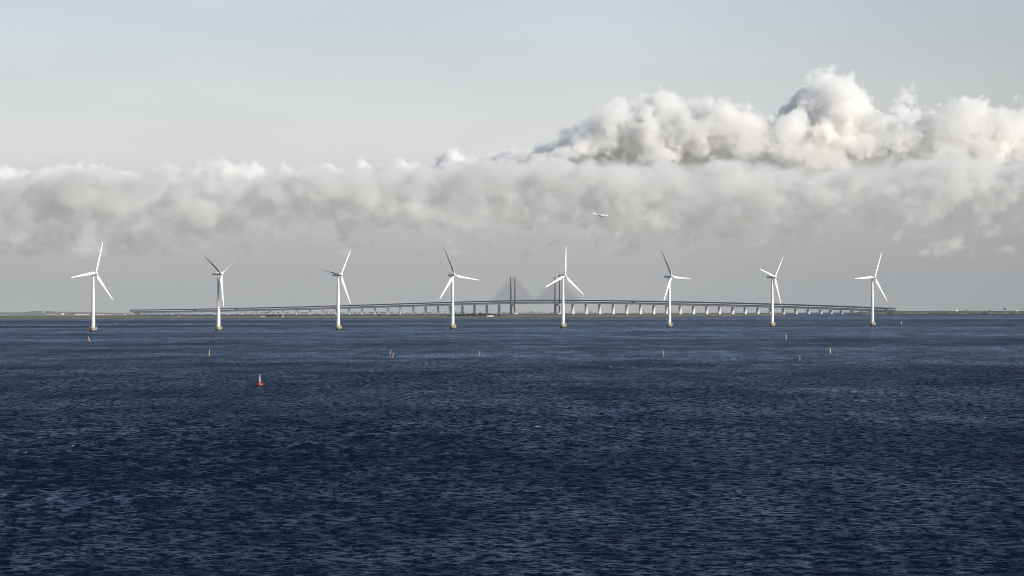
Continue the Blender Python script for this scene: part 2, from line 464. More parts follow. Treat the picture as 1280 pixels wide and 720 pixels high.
def ground_mat(name, cols, scale, stretch=(1, 1, 1)):
    m = bpy.data.materials.new(name); m.use_nodes = True
    t = m.node_tree; b = t.nodes['Principled BSDF']; b.inputs['Roughness'].default_value = 0.95
    b.inputs['Specular IOR Level'].default_value = 0.1
    tc = t.nodes.new('ShaderNodeTexCoord'); mp = t.nodes.new('ShaderNodeMapping'); mp.inputs['Scale'].default_value = stretch
    n = t.nodes.new('ShaderNodeTexNoise'); n.inputs['Scale'].default_value = scale; n.inputs['Detail'].default_value = 6
    t.links.new(tc.outputs['Object'], mp.inputs[0]); t.links.new(mp.outputs[0], n.inputs['Vector'])
    k = len(cols)
    r = ramp(t, [(0.3 + 0.4 * i / (k - 1), c) for i, c in enumerate(cols)])
    t.links.new(n.outputs[0], r.inputs[0]); t.links.new(r.outputs[0], b.inputs['Base Color'])
    return m

G_island = ground_mat('salt_meadow', [(0.10, 0.095, 0.035), (0.17, 0.145, 0.06), (0.13, 0.12, 0.045), (0.21, 0.17, 0.085)], 1 / 130, (1, 0.3, 1))
G_coast = ground_mat('coastal_ground', [(0.16, 0.165, 0.135), (0.23, 0.22, 0.195), (0.34, 0.32, 0.30)], 1 / 160, (1, 1, 4))
G_bank = ground_mat('embankment_scrub', [(0.055, 0.062, 0.04), (0.095, 0.095, 0.06), (0.15, 0.14, 0.10)], 1 / 60, (1, 1, 4))

ISLAND = [(-160, 6120), (300, 6120), (620, 6150), (740, 6250), (880, 6850), (985, 7600)]
land('island', ISLAND, 1500, lambda px, v: (1.9 if v > 0.02 else 1.0) + 0.5 * v, G_island, rows=12, step=14, rough=0.35, seed=3)
FAR_TOP = [(-160, 389.6), (0, 389.4), (30, 389.6), (38, 388.6), (44, 387.9), (64, 387.9), (68, 388.8), (112, 389.2), (125, 390.2), (160, 390.6), (200, 391.3), (300, 391.8), (500, 392.2), (900, 392.6), (1010, 392.6)]
COAST = [(-160, 9500), (90, 9500), (150, 9700), (205, 11800), (300, 12000), (1010, 12000)]
def coast_h(px, v):
    d = lerp(COAST, px)
    top = elev(px, lerp(FAR_TOP, px), d + 2000) - drop((d + 2000) ** 2)
    return max(2.0, top - 2.5) * min(1.0, 0.12 + 1.1 * v ** 1.5)
land('coast', COAST, 2600, coast_h, G_coast, rows=14, step=26, rough=0.7, seed=5)
BANK = [(1058, 9330), (1075, 9180), (1300, 9150), (1460, 9150)]
def bank_h(px, v):
    top = lerp([(1058, 391.8), (1066, 391.2), (1078, 389.8), (1095, 389.1), (1114, 388.5), (1135, 388.8), (1170, 388.7), (1460, 388.7)], px)
    d = lerp(BANK, px)
    h = elev(px, top, d + 150) - drop((d + 150) ** 2)
    return max(1.0, h) * min(1.0, 0.25 + 2.2 * v)
land('embankment', BANK, 900, bank_h, G_bank, rows=14, step=10, rough=0.9, seed=8)

# ------------------------------------------------------------------ trees and woods
def foliage_mat(name, cols, sc=0.35):
    m = ground_mat(name, cols, sc)
    return m
M_leaf = foliage_mat('dark_foliage', [(0.018, 0.022, 0.010), (0.045, 0.05, 0.02), (0.075, 0.07, 0.035)])
M_leaf2 = foliage_mat('olive_foliage', [(0.06, 0.065, 0.04), (0.095, 0.095, 0.062), (0.14, 0.135, 0.095)])
M_bark = mat('bark', (0.07, 0.055, 0.04), 0.9, 0.3, 2.0)

def crown_mesh(name, w, h, z0, m, seed, leaf=0.55, n=420):
    """many small leaf clumps spread through an uneven crown"""
    r = np.random.default_rng(seed)
    lobes = [(r.uniform(-0.32, 0.32) * w, r.uniform(-0.32, 0.32) * w, z0 + h * r.uniform(0.25, 0.8), w * r.uniform(0.16, 0.30)) for _ in range(9)]
    vs = []; fs = []
    for k in range(n):
        lx, ly, lz, lr = lobes[r.integers(len(lobes))]
        d = r.normal(size=3); d /= np.linalg.norm(d); q = lr * r.uniform(0.35, 1.05) ** 0.6
        c = np.array([lx, ly, lz]) + d * q * np.array([1, 1, 0.8 * h / w if h > w else 0.8])
        c[2] = min(max(c[2], z0), z0 + h)
        u = r.normal(size=3); u /= np.linalg.norm(u); v = np.cross(u, r.normal(size=3)); v /= np.linalg.norm(v)
        s = leaf * r.uniform(0.5, 1.3)
        o = len(vs)
        vs += [tuple(c - u * s), tuple(c - v * s * 0.6), tuple(c + u * s), tuple(c + v * s * 0.6)]
        fs.append((o, o + 1, o + 2, o + 3))
    me = bpy.data.meshes.new(name); me.from_pydata(vs, [], fs); me.update(); me.materials.append(m)
    return me

TREES = 0
def tree(px, d, w, h, label, group, m=None, z=1.8, cat='tree'):
    global TREES; TREES += 1
    w *= 1.25; h *= 1.25
    p = at(px, d); p.z += z
    t = empty('broadleaf_tree', p, rnd.uniform(0, 6.28))
    tag(t, label, cat, group)
    tr = MB(); tr.tube((0, 0, -0.5), (w * 0.03, 0, h * 0.55), max(0.12, h * 0.035), h * 0.015, 7)
    for k in range(4):
        a = k * 1.7
        tr.tube((w * 0.02, 0, h * (0.25 + 0.06 * k)), (math.cos(a) * w * 0.28, math.sin(a) * w * 0.28, h * (0.5 + 0.07 * k)), h * 0.015, h * 0.006, 5)
    tr.build('trunk', M_bark, t)
    c = bpy.data.objects.new('crown', crown_mesh('crown', w, h * 0.9, h * 0.12, m or M_leaf, TREES, leaf=max(0.35, w * 0.085)))
    C.objects.link(c); c.parent = t
    return t

def woods(name, spans, m, seed, label, dens=1.0, dd=150, z=0.0):
    """far off woodland that reads as one mass: thousands of leaf clumps; spans = (px0, px1, distance, height in metres)"""
    r = np.random.default_rng(seed)
    vs = []; fs = []
    for x0, x1, d, h in spans:
        wid = (x1 - x0) * d / FPX
        n = max(1, int(wid / 9 * dens))
        for k in range(n):
            px = r.uniform(x0, x1); dk = d + r.uniform(-dd, dd) * 0.5
            p = at(px, dk); hh = h * r.uniform(0.45, 1.0); ww = hh * r.uniform(0.5, 0.9)
            for q in range(46):
                e = r.normal(size=3); e /= np.linalg.norm(e)
                rr = r.uniform(0.5, 1.0)
                c = np.array([p.x, p.y, p.z + z + hh * 0.55]) + e * rr * np.array([ww, ww, hh * 0.5])
                u = r.normal(size=3); u /= np.linalg.norm(u); v = np.cross(u, r.normal(size=3)); v /= np.linalg.norm(v)
                s = hh * 0.2
                o = len(vs)
                vs += [tuple(c - u * s), tuple(c - v * s), tuple(c + u * s), tuple(c + v * s)]; fs.append((o, o + 1, o + 2, o + 3))
    me = bpy.data.meshes.new(name); me.from_pydata(vs, [], fs); me.update(); me.materials.append(m)
    o = bpy.data.objects.new(name, me); C.objects.link(o)
    tag(o, label, 'woods', kind='stuff')
    return o

def ch(px, v, coast=COAST):
    return coast_h(px, v)

# woods along the far coast behind the bridge
sp = []
for x0, x1, hpx in [(-40, 40, 1.0), (38, 66, 1.2), (66, 118, 0.9), (128, 165, 0.7), (170, 240, 0.8), (296, 330, 1.4), (330, 360, 1.9), (366, 400, 1.5), (404, 424, 2.0), (424, 460, 1.6), (462, 500, 2.0), (505, 545, 1.3), (560, 585, 1.6),
                    (625, 640, 1.4), (646, 668, 1.8), (668, 700, 1.5), (704, 716, 2.4), (720, 740, 1.6), (740, 748, 1.0), (752, 765, 0.7), (800, 812, 1.0), (830, 842, 0.9), (862, 875, 1.2), (895, 906, 0.7), (940, 960, 0.5)]:
    d = lerp(COAST, (x0 + x1) / 2) + 900
    sp.append((x0, x1, d, hpx * d / FPX))
w = woods('far_woods', sp, M_leaf2, 21, 'hazy dark line of far off woods on the coast behind the bridge', dens=1.0, dd=700, z=5)
sp = []
for x0 in range(1064, 1300, 6):
    d = lerp(BANK, x0) + 60
    sp.append((x0, x0 + 6, d, rnd.uniform(2.0, 4.2)))
woods('low_scrub', sp, M_leaf, 22, 'low dark scrub along the embankment at the end of the bridge', dens=1.3, dd=110, z=4.5)

# ------------------------------------------------------------------ buildings on the coast and the island
M_wallw = mat('whitewashed_wall', (0.72, 0.69, 0.64), 0.8, 0.06, 0.3)
M_wallb = mat('brown_brick_wall', (0.20, 0.13, 0.09), 0.85, 0.2, 0.5)
M_wallg = mat('pale_grey_wall', (0.42, 0.41, 0.40), 0.8, 0.08, 0.3)
M_roofr = mat('red_tile_roof', (0.26, 0.055, 0.035), 0.8, 0.25, 0.8)
M_roofg = mat('grey_roof', (0.14, 0.135, 0.13), 0.8, 0.2, 0.5)
M_win = mat('window_glass', (0.03, 0.035, 0.04), 0.15)

def house(px, d, length, width, wall, roof, wm, rm, label, group=None, z=1.6, rz=None, chimney=True, win=None, hip=False, name='house', cat='house'):
    p = at(px, d); p.z += z
    t = empty(name, p, rnd.uniform(-0.3, 0.3) if rz is None else rz)
    tag(t, label, cat, group)
    L, Wd = length / 2, width / 2
    MB().box(-L, L, -Wd, Wd, -1.5, wall).build('wall', wm, t)
    g = MB()
    o = 0.4; i = L * 0.5 if hip else 0
    if roof > 0.6:
        g.add([(-L - o, -Wd - o, wall), (L + o, -Wd - o, wall), (L + o, Wd + o, wall), (-L - o, Wd + o, wall), (-L - o + i, 0, wall + roof), (L + o - i, 0, wall + roof)],
              [(0, 1, 5, 4), (2, 3, 4, 5), (0, 4, 3), (1, 2, 5), (3, 2, 1, 0)])
    else:
        g.box(-L - 0.2, L + 0.2, -Wd - 0.2, Wd + 0.2, wall, wall + 0.6)
    rf = g.build('roof', rm, t)
    if chimney and roof > 0.6:
        MB().box(L * 0.4, L * 0.4 + 0.9, -0.45, 0.45, wall + roof * 0.7, wall + roof + 0.9).build('chimney', M_wallb, rf)
    nw = win if win is not None else max(1, int(length / 5))
    nf = max(1, int(wall / 3.2))
    for f in range(nf):
        for k in range(nw):
            x = -L + length * (k + 0.5) / nw
            zc = wall * (f + 0.5) / nf
            MB().box(x - 0.6, x + 0.6, -Wd - 0.06, -Wd + 0.05, zc - 0.6, zc + 0.7).build('window', M_win, t)
    return t

HG = 'houses of the village on the far left shore'
def zc(px, v):
    return coast_h(px, v) - 0.3
def coast_house(px, off, *a, **k):
    d = lerp(COAST, px) + off
    v = (off / 2600) ** (1 / 1.7)
    return house(px, d, *a, z=zc(px, v), **k)
coast_house(78.3, 250, 10, 8, 4.2, 2.6, M_wallw, M_wallw, 'bright white house standing alone left of the far shore village', HG)
coast_house(54.2, 900, 5, 5, 8.5, 1.6, M_wallw, M_roofg, 'small white tower house on the slope under the flat hilltop', HG, win=1)
coast_house(56.8, 150, 9, 7, 3.5, 2.2, M_wallg, M_roofg, 'pale grey house near the water below the white tower house', HG)
coast_house(61.5, 180, 11, 7, 2.8, 1.8, M_wallw, M_roofr, 'low cream house beside the pale grey shore house', HG)
coast_house(66.5, 220, 12, 7, 3.2, 2.0, M_wallg, M_roofr, 'pale house with a red roof between cream house and bright white house', HG)
coast_house(90.8, 200, 17, 11, 4.6, 3.0, M_wallb, M_roofg, 'large brown barn at the left end of the white village row', HG, chimney=False)
row = [(96.3, 13, 3.6, 'first white house right of the brown barn'), (100.2, 9, 3.2, 'short white house second from the brown barn'), (104.6, 14, 3.4, 'long white house third from the brown barn'),
       (109.4, 11, 3.8, 'tall white house just left of the leftmost wind turbine'), (119.6, 10, 3.4, 'white house just right of the leftmost wind turbine tower'),
       (123.7, 13, 3.6, 'white house second to the right of the leftmost turbine tower'), (128.2, 11, 3.2, 'low white house third to the right of the leftmost turbine tower'),
       (132.9, 14, 3.3, 'long white house near the right end of the village row'), (137.6, 10, 3.0, 'white house that ends the village row on the right'), (156.2, 9, 3.2, 'isolated white house right of the thin red mast')]
for px, L, hw, lab in row:
    coast_house(px, 180 + rnd.uniform(-20, 20), L, 8, hw, 2.0, M_wallw, M_roofr if rnd.random() < 0.4 else M_roofg, lab, HG)
coast_house(173.5, 320, 24, 16, 9.5, 0.5, M_wallb, M_roofg, 'square dark block building where the bridge reaches the left shore', None, win=4, name='block_building', cat='building')

IG = 'farm buildings on the low grassy island'
def isl(px, off): return lerp(ISLAND, px) + off
house(330.0, isl(330, 160), 19, 7, 2.6, 2.2, M_wallw, M_roofr, 'long white farmhouse with a red roof on the grassy island', IG, rz=0.05)
house(346.0, isl(346, 190), 8, 6, 2.2, 2.0, M_wallb, M_roofr, 'small red roofed barn right of the farm trees on the island', IG, rz=-0.1)
house(353.6, isl(353, 130), 6, 5, 2.6, 1.6, M_wallw, M_roofg, 'small pale hut at the right end of the island farm', IG, win=1)
house(223.7, isl(223, 700), 6, 5, 2.2, 1.8, M_wallw, M_roofr, 'lone reddish hut on the island left of the second turbine', IG, win=1)
house(287.0, isl(287, 120), 6, 4, 1.6, 1.4, M_wallb, M_roofr, 'tiny red hut on the island shore right of the second turbine', IG, win=1)
house(613.0, isl(613, 90), 17, 8, 3.4, 0.5, M_wallw, M_wallw, 'long white flat roofed shed beside the dark tree clump', IG, chimney=False, rz=0.0, win=2)

TG = 'trees around the island farm'
for px, off, w, h, lab in [(335.2, 150, 7, 5.2, 'dark tree against the right end of the long red roofed farmhouse'), (338.0, 170, 6, 6.6, 'second tree right of the red roofed farmhouse'),
                      (340.6, 150, 7, 7.2, 'tallest tree in the middle of the island farm'), (343.2, 170, 6, 5.4, 'tree just left of the small red roofed barn'), (350.2, 150, 7, 5.0, 'round bushy tree between the small barn and the pale hut')]:
    tree(px, isl(px, off), w, h, lab, TG)
for px, w, h, lab in [(474.5, 5, 4.2, 'left one of two lone dark bushes on the island between the third and fourth turbines'), (493.8, 4.5, 3.8, 'right one of two lone dark bushes on the island between the third and fourth turbines')]:
    tree(px, isl(px, 500), w, h, lab, 'lone bushes on the island', cat='bush')
CG = 'clump of dark trees behind the white shed'
labs = ['low scrubby tree at the far left end of the dark clump', 'small dark tree just left of the fourth turbine tower', 'dark tree just right of the fourth turbine tower', 'low tree in front of the pier right of the fourth turbine', 'rounded tree just right of the first bridge pier past the fourth turbine',
        'olive tree at the middle of the dark clump', 'low broad tree in the middle of the clump', 'dense tree before the second pier right of the turbine', 'dark tall tree left of the white shed', 'tallest dark tree above the left end of the white shed', 'dark tree rising behind the middle of the white shed',
        'tree at the right corner of the white shed', 'last low bush of the clump, right of the white shed']
for (px, w, h), lab in zip([(561.5, 8, 3.5), (564.0, 7, 4.2), (569.6, 9, 5.6), (574.5, 9, 5.2), (579.8, 9, 6.8), (585.2, 10, 6.0), (590.4, 10, 6.8), (594.8, 9, 6.2), (600.6, 11, 8.4), (605.6, 11, 8.2), (611.2, 10, 7.4), (617.5, 8, 5.2), (624.0, 9, 3.4)], labs):
    tree(px, isl(px, 190 + rnd.uniform(-40, 60)), w, h, lab, CG, m=M_leaf if rnd.random() < 0.65 else M_leaf2)

# mast on the left shore
mt = empty('radio_mast', at(151.0, 10300) + Vector((0, 0, zc(151, 0.4))))
tag(mt, 'thin red radio mast on the far left shore', 'mast')
MB().tube((0, 0, -2), (0, 0, 20), 0.55, 0.3, 6).build('pole', mat('red_mast_paint', (0.30, 0.07, 0.05), 0.6, 0.1, 0.5), mt)
b = MB()
for z in (7, 13, 18.5): MB().box(-1.1, 1.1, -0.15, 0.15, z, z + 0.5).build('antenna', M_dark, mt)

# pale blocks of a far town seen under the bridge
TN = 'pale far town blocks seen under the bridge'
for px, L, hgt, lab in [(541.3, 10, 13, 'narrow pale tower block seen under the bridge left of the fourth turbine'), (549.0, 26, 8.5, 'wide pale block left of the pier behind the fourth turbine'), (556.6, 20, 9.5, 'pale block close to the left of the fourth turbine tower'), (403.0, 12, 8, 'pale town house on the left of the far cluster'),
                        (409.5, 12, 9, 'pale town house in the middle of the far cluster'), (414.6, 10, 7.5, 'pale town house on the right of the far cluster'), (418.6, 9, 7, 'small pale house just left of the third turbine tower')]:
    house(px, 12500, L, 12, hgt, 2.2 if L < 13 else 0.5, M_wallg, M_roofr if L < 13 and px < 500 else M_roofg, lab, TN, z=4.5, chimney=False, name='town_block', cat='building', win=3)

# things standing on the right embankment
EG = 'small buildings on the right embankment'
def bz(px): return bank_h(px, 0.35)
house(1195.8, 9300, 8, 6, 4.0, 1.8, M_wallw, M_wallw, 'small white house standing on the right embankment', EG, z=bz(1195), chimney=False, win=1)
house(1270.8, 9300, 7, 6, 4.5, 1.8, M_wallw, M_roofg, 'white hut at the far right edge of the embankment', EG, z=bz(1270), chimney=False, win=1)
house(1237.0, 9310, 9, 6, 3.5, 1.4, M_wallb, M_roofg, 'low dark hut on the embankment left of the lone crowned tree', EG, z=bz(1237), chimney=False, win=1)
tree(1255.5, 9300, 9, 10, 'lone tree with a high flat crown standing clear above the right embankment', None, z=bz(1255))
tree(1208.0, 9290, 6, 5, 'small dark bush on the embankment right of the white house', None, z=bz(1208), cat='bush')

# ------------------------------------------------------------------ the bridge
BR = [(120, 11620), (160, 11500), (300, 11350), (400, 11200), (520, 11000), (640, 10750), (700, 10560), (800, 10230), (900, 9900), (980, 9650), (1065, 9400), (1140, 9230)]
BTOP = [(150, 389.6), (165, 389.3), (243, 388.3), (300, 387.1), (380, 385.2), (460, 382.9), (580, 379.1), (640, 377.7), (670, 377.3), (700, 377.1), (740, 377.4), (800, 378.3), (890, 380.1), (980, 382.5), (1040, 384.6), (1080, 386.2), (1140, 388.7)]
bx = np.array([p[0] for p in BR]); 
def smooth_lerp(pts, x):
    return sum(lerp(pts, x + o) * w_ for o, w_ in ((-18, 1), (-9, 2), (0, 3), (9, 2), (18, 1))) / 9
def bpos(px):
    d = smooth_lerp(BR, px)
    x = d * (px - 640) / FPX
    return Vector((x, d, 0))
def btop(px):
    return elev(px, smooth_lerp(BTOP, px), smooth_lerp(BR, px))
def bsea(px):
    p = bpos(px); return drop(p.x ** 2 + p.y ** 2)
def btan(px):
    t = bpos(px + 1) - bpos(px - 1); t.z = 0; return t.normalized()
bridge = empty('cable_stayed_bridge', bpos(641) + Vector((0, 0, bsea(641))))
tag(bridge, 'long cable stayed bridge on many concrete piers crossing behind the turbines', 'bridge')
OB = bridge.location.copy()
path = [163.0]
while path[-1] < 1114:
    px = path[-1]; L = (bpos(px + 1) - bpos(px)).length
    path.append(px + 19.0 / L)
def sweep(half, z0, z1, off=0.0):
    mb = MB(); vs = []; fs = []
    for px in path:
        p = bpos(px) - OB; t = btan(px); nrm = Vector((t.y, -t.x, 0)); zt = btop(px)
        for s, z in ((-half, z0), (half, z0), (half, z1), (-half, z1)):
            q = p + nrm * (s + off); vs.append((q.x, q.y, q.z + zt + z - OB.z + OB.z * 0))
    # heights are absolute; the parent sits at sea level
    vs = [(a, b_, c - OB.z + OB.z) for a, b_, c in vs]
    n = len(path)
    for i in range(n - 1):
        for k in range(4):
            k2 = (k + 1) % 4
            fs.append((i * 4 + k, i * 4 + k2, (i + 1) * 4 + k2, (i + 1) * 4 + k))
    fs.append((0, 1, 2, 3)); fs.append(((n - 1) * 4 + 3, (n - 1) * 4 + 2, (n - 1) * 4 + 1, (n - 1) * 4))
    return mb.add(vs, fs)
# bpos has z = 0 while OB.z is the sea level there: p - OB adds -OB.z, so absolute heights come out right for the parented mesh
sweep(11.5, -4.0, 0.0).build('road_deck', M_steel, bridge)
sweep(7.5, -10.0, -7.4).build('rail_deck', M_steel, bridge)
truss = MB()
for i in range(len(path) - 1):
    a, b_ = path[i], path[i + 1]; c = (a + b_) / 2
    def P(px, s, z):
        t = btan(px); nrm = Vector((t.y, -t.x, 0)); p = bpos(px) - OB + nrm * s
        return Vector((p.x, p.y, p.z + btop(px) + z))
    for s in (-7.2, 7.2):
        truss.tube(P(a, s, -8.4), P(c, s, -2.4), 1.15, n=4)
        truss.tube(P(c, s, -2.4), P(b_, s, -8.4), 1.15, n=4)
truss.build('truss', M_steel, bridge)
pr = MB()
for s in (-11.2, 11.2):
    q = sweep(0.12, 0.01, 1.3, s); pr.add(q.v, q.f)
pr.build('parapet', M_steel, bridge)

PIERS = [168.5, 185, 200.4, 215.4, 233.4, 251, 268, 285.4, 302.8, 319.8, 337.3, 353.8, 370.6, 387.3, 403.8, 419.6, 436.3, 452.5, 468.5, 484.6, 500.4, 516.3, 531.9, 547.4, 562.3, 578, 593, 608.4, 623.8,
         715.9, 732.5, 749.4, 766.3, 783.4, 800.3, 817.1, 833.3, 850, 866.6, 883.2, 899, 915.5, 931.3, 947.2, 962.7, 978.9, 994.5, 1010, 1025.3, 1038.3, 1051.4, 1064.4, 1076, 1087, 1098]
for px in PIERS:
    p = bpos(px); t = btan(px); nrm = Vector((t.y, -t.x, 0))
    zs = bsea(px); zt = btop(px) - 10.0
    mb = MB(); o = Vector((0, 0, 0))
    H = zt - zs
    mb.frame(o, nrm, t, 8.8, 4.6, -2.0, 3.0, 8.6, 4.4)
    mb.frame(o, nrm, t, 7.2, 3.0, 3.0, max(3.5, H - 4.0), 6.6, 2.6)
    mb.frame(o, nrm, t, 6.6, 2.6, max(3.5, H - 4.0), max(4.0, H - 0.02), 8.4, 3.4)
    q = mb.build('pier', M_pier, bridge)
    q.location = Vector((p.x, p.y, zs)) - OB

for px in (164.5, 1113.0):                   # solid abutments where the deck meets the shore
    p = bpos(px); t = btan(px); nrm = Vector((t.y, -t.x, 0)); zs = bsea(px)
    q = MB().frame(Vector((0, 0, 0)), nrm, t, 12.6, 14, -2.0, btop(px) - zs - 4.3).build('abutment', M_pier, bridge)
    q.location = Vector((p.x, p.y, zs)) - OB

def pylon(pxc, top_y):
    p = bpos(pxc); t = btan(pxc); nrm = Vector((t.y, -t.x, 0)); zs = bsea(pxc)
    zt = elev(pxc, top_y, p.y)
    base = empty('pylon', Vector((p.x, p.y, zs)) - OB); base.parent = bridge
    H = zt - zs
    dk = btop(pxc) - zs
    MB().frame(Vector((0, 0, 0)), nrm, t, 26, 11, -3, 3.5, 25, 10).build('footing', M_pier, base)
    for s in (-1, 1):
        mb = MB()
        o = nrm * (s * 16.5)
        secs = [(0, 3.9, 4.8), (dk - 12, 3.3, 4.0), (dk + 40, 2.7, 3.3), (H, 2.0, 2.4)]
        for (z0, a0, b0), (z1, a1, b1) in zip(secs, secs[1:]):
            mb.frame(o, nrm, t, a0, b0, max(z0, 3.5), z1, a1, b1)
        mb.build('leg', M_pylon, base)
        # cables run parallel, eight to each side of each leg
        for side in (-1, 1):
            for k in range(8):
                f = (k + 1) / 8
                reach = 132 * f + 3
                zz = dk + 1.0 + (H - dk - 6) * (f * 0.93 + 0.05)
                px2 = pxc + side * reach / ((bpos(pxc + 1) - bpos(pxc)).length)
                t2 = btan(px2); n2 = Vector((t2.y, -t2.x, 0)); q = bpos(px2)
                e = Vector((q.x, q.y, btop(px2) - 0.5)) + n2 * (s * 11.0) - Vector((p.x, p.y, zs))
                st = o + t * (side * 3.0) + Vector((0, 0, zz))
                d_ = (e - st); cm = MB().tube((0, 0, 0), d_, 0.55, n=5)
                c_ = cm.build('stay_cable', M_cable, bridge)
                c_.location = Vector((p.x, p.y, zs)) - OB + st
    MB().frame(Vector((0, 0, 0)), t, nrm, 3.6, 12.6, dk - 19.0, dk - 10.4).build('crossbeam', M_pylon, base)
pylon(641.3, 346.0)
pylon(696.9, 345.2)

# lorries on the road deck
def lorry(px, body_mat, label):
    t_ = btan(px); p = bpos(px); nrm = Vector((t_.y, -t_.x, 0))
    o = p + nrm * 6.5; o.z = btop(px) + 0.004
    r = empty('lorry', o, math.atan2(t_.y, t_.x)); tag(r, label, 'lorry', 'lorries crossing the bridge')
    MB().box(-8, 4.6, -1.25, 1.25, 1.1, 4.4).build('cargo_box', body_mat, r)
    cb = MB(); cb.hexa([(5, -1.2, 0.8), (7.4, -1.2, 0.8), (7.4, 1.2, 0.8), (5, 1.2, 0.8)], [(5, -1.2, 3.6), (6.9, -1.2, 3.6), (6.9, 1.2, 3.6), (5, 1.2, 3.6)])
    cb.build('cab', M_dark, r)
    for x in (6.2, 2.6, -5.0, -6.4):
        for y in (-1.1, 1.1):
            MB().tube((x, y - 0.16, 0.52), (x, y + 0.16, 0.52), 0.52, n=10).build('wheel', M_dark, r)
M_tarp = mat('dark_tarpaulin', (0.03, 0.034, 0.045), 0.6)
lorry(243.5, M_tarp, 'dark lorry on the bridge left of the second turbine')
lorry(296.3, M_tarp, 'dark lorry on the bridge right of the second turbine')
lorry(792.5, M_tarp, 'dark lorry on the bridge between the fifth and sixth turbines')
lorry(1108.0, M_white, 'white lorry near the right end of the bridge')
# inspection gantries hung below the deck
for px, lab in [(920.0, 'dark inspection gantry slung under the bridge left of the seventh turbine'), (985.0, 'dark inspection gantry slung under the bridge right of the seventh turbine')]:
    t_ = btan(px); p = bpos(px); p.z = btop(px) - 10.1
    g = empty('inspection_gantry', p, math.atan2(t_.y, t_.x)); tag(g, lab, 'gantry', 'inspection gantries under the bridge')
    MB().box(-8, 8, -9, 9, -3.2, -2.2).build('platform', M_steel, g)
    q = MB()
    for x in (-7.5, 7.5):
        for y in (-8.6, 8.6): q.box(x - 0.3, x + 0.3, y - 0.3, y + 0.3, -2.2, 0.0)
    q.build('hanger', M_steel, g)

# ------------------------------------------------------------------ wind turbines
HUB = 64.0
def blade_mesh():
    """aerofoil lofted along +Z, chord along X, rotor axis along -Y"""
    secs = [(1.0, 1.9, 1.9, 0), (2.4, 2.0, 1.8, 4), (5.5, 3.1, 1.0, 16), (8.5, 3.4, 0.72, 13), (14, 2.8, 0.5, 9), (22, 2.05, 0.34, 5), (30, 1.4, 0.22, 2), (36, 0.85, 0.13, 0), (38, 0.3, 0.06, 0)]
    n = 14; vs = []; fs = []
    for z, c, th, tw in secs:
        a = math.radians(tw + 6)
        for k in range(n):
            u = 2 * math.pi * k / n
            x = math.cos(u) * c / 2 + (c * 0.18 if c > 2.05 or z > 6 else 0)
            y = math.sin(u) * th / 2 * (1.0 if z < 3 else (0.45 + 0.55 * (1 - math.cos(u)) / 2) * 1.25)
            vs.append((x * math.cos(a) - y * math.sin(a), x * math.sin(a) + y * math.cos(a), z))
    for i in range(len(secs) - 1):
        for k in range(n):
            k2 = (k + 1) % n; fs.append((i * n + k, i * n + k2, (i + 1) * n + k2, (i + 1) * n + k))
    fs.append(tuple((len(secs) - 1) * n + k for k in range(n)))
    me = bpy.data.meshes.new('blade'); me.from_pydata(vs, [], fs); me.update()
    me.polygons.foreach_set('use_smooth', [True] * len(me.polygons)); me.materials.append(M_blade)
    return me

TILT = math.radians(6)
OVERHANG = 4.2
def rotor_matrix(theta):
    return Matrix.Translation((0, -OVERHANG, HUB)) @ Matrix.Rotation(-TILT, 4, 'X') @ Matrix.Rotation(theta, 4, 'Y')

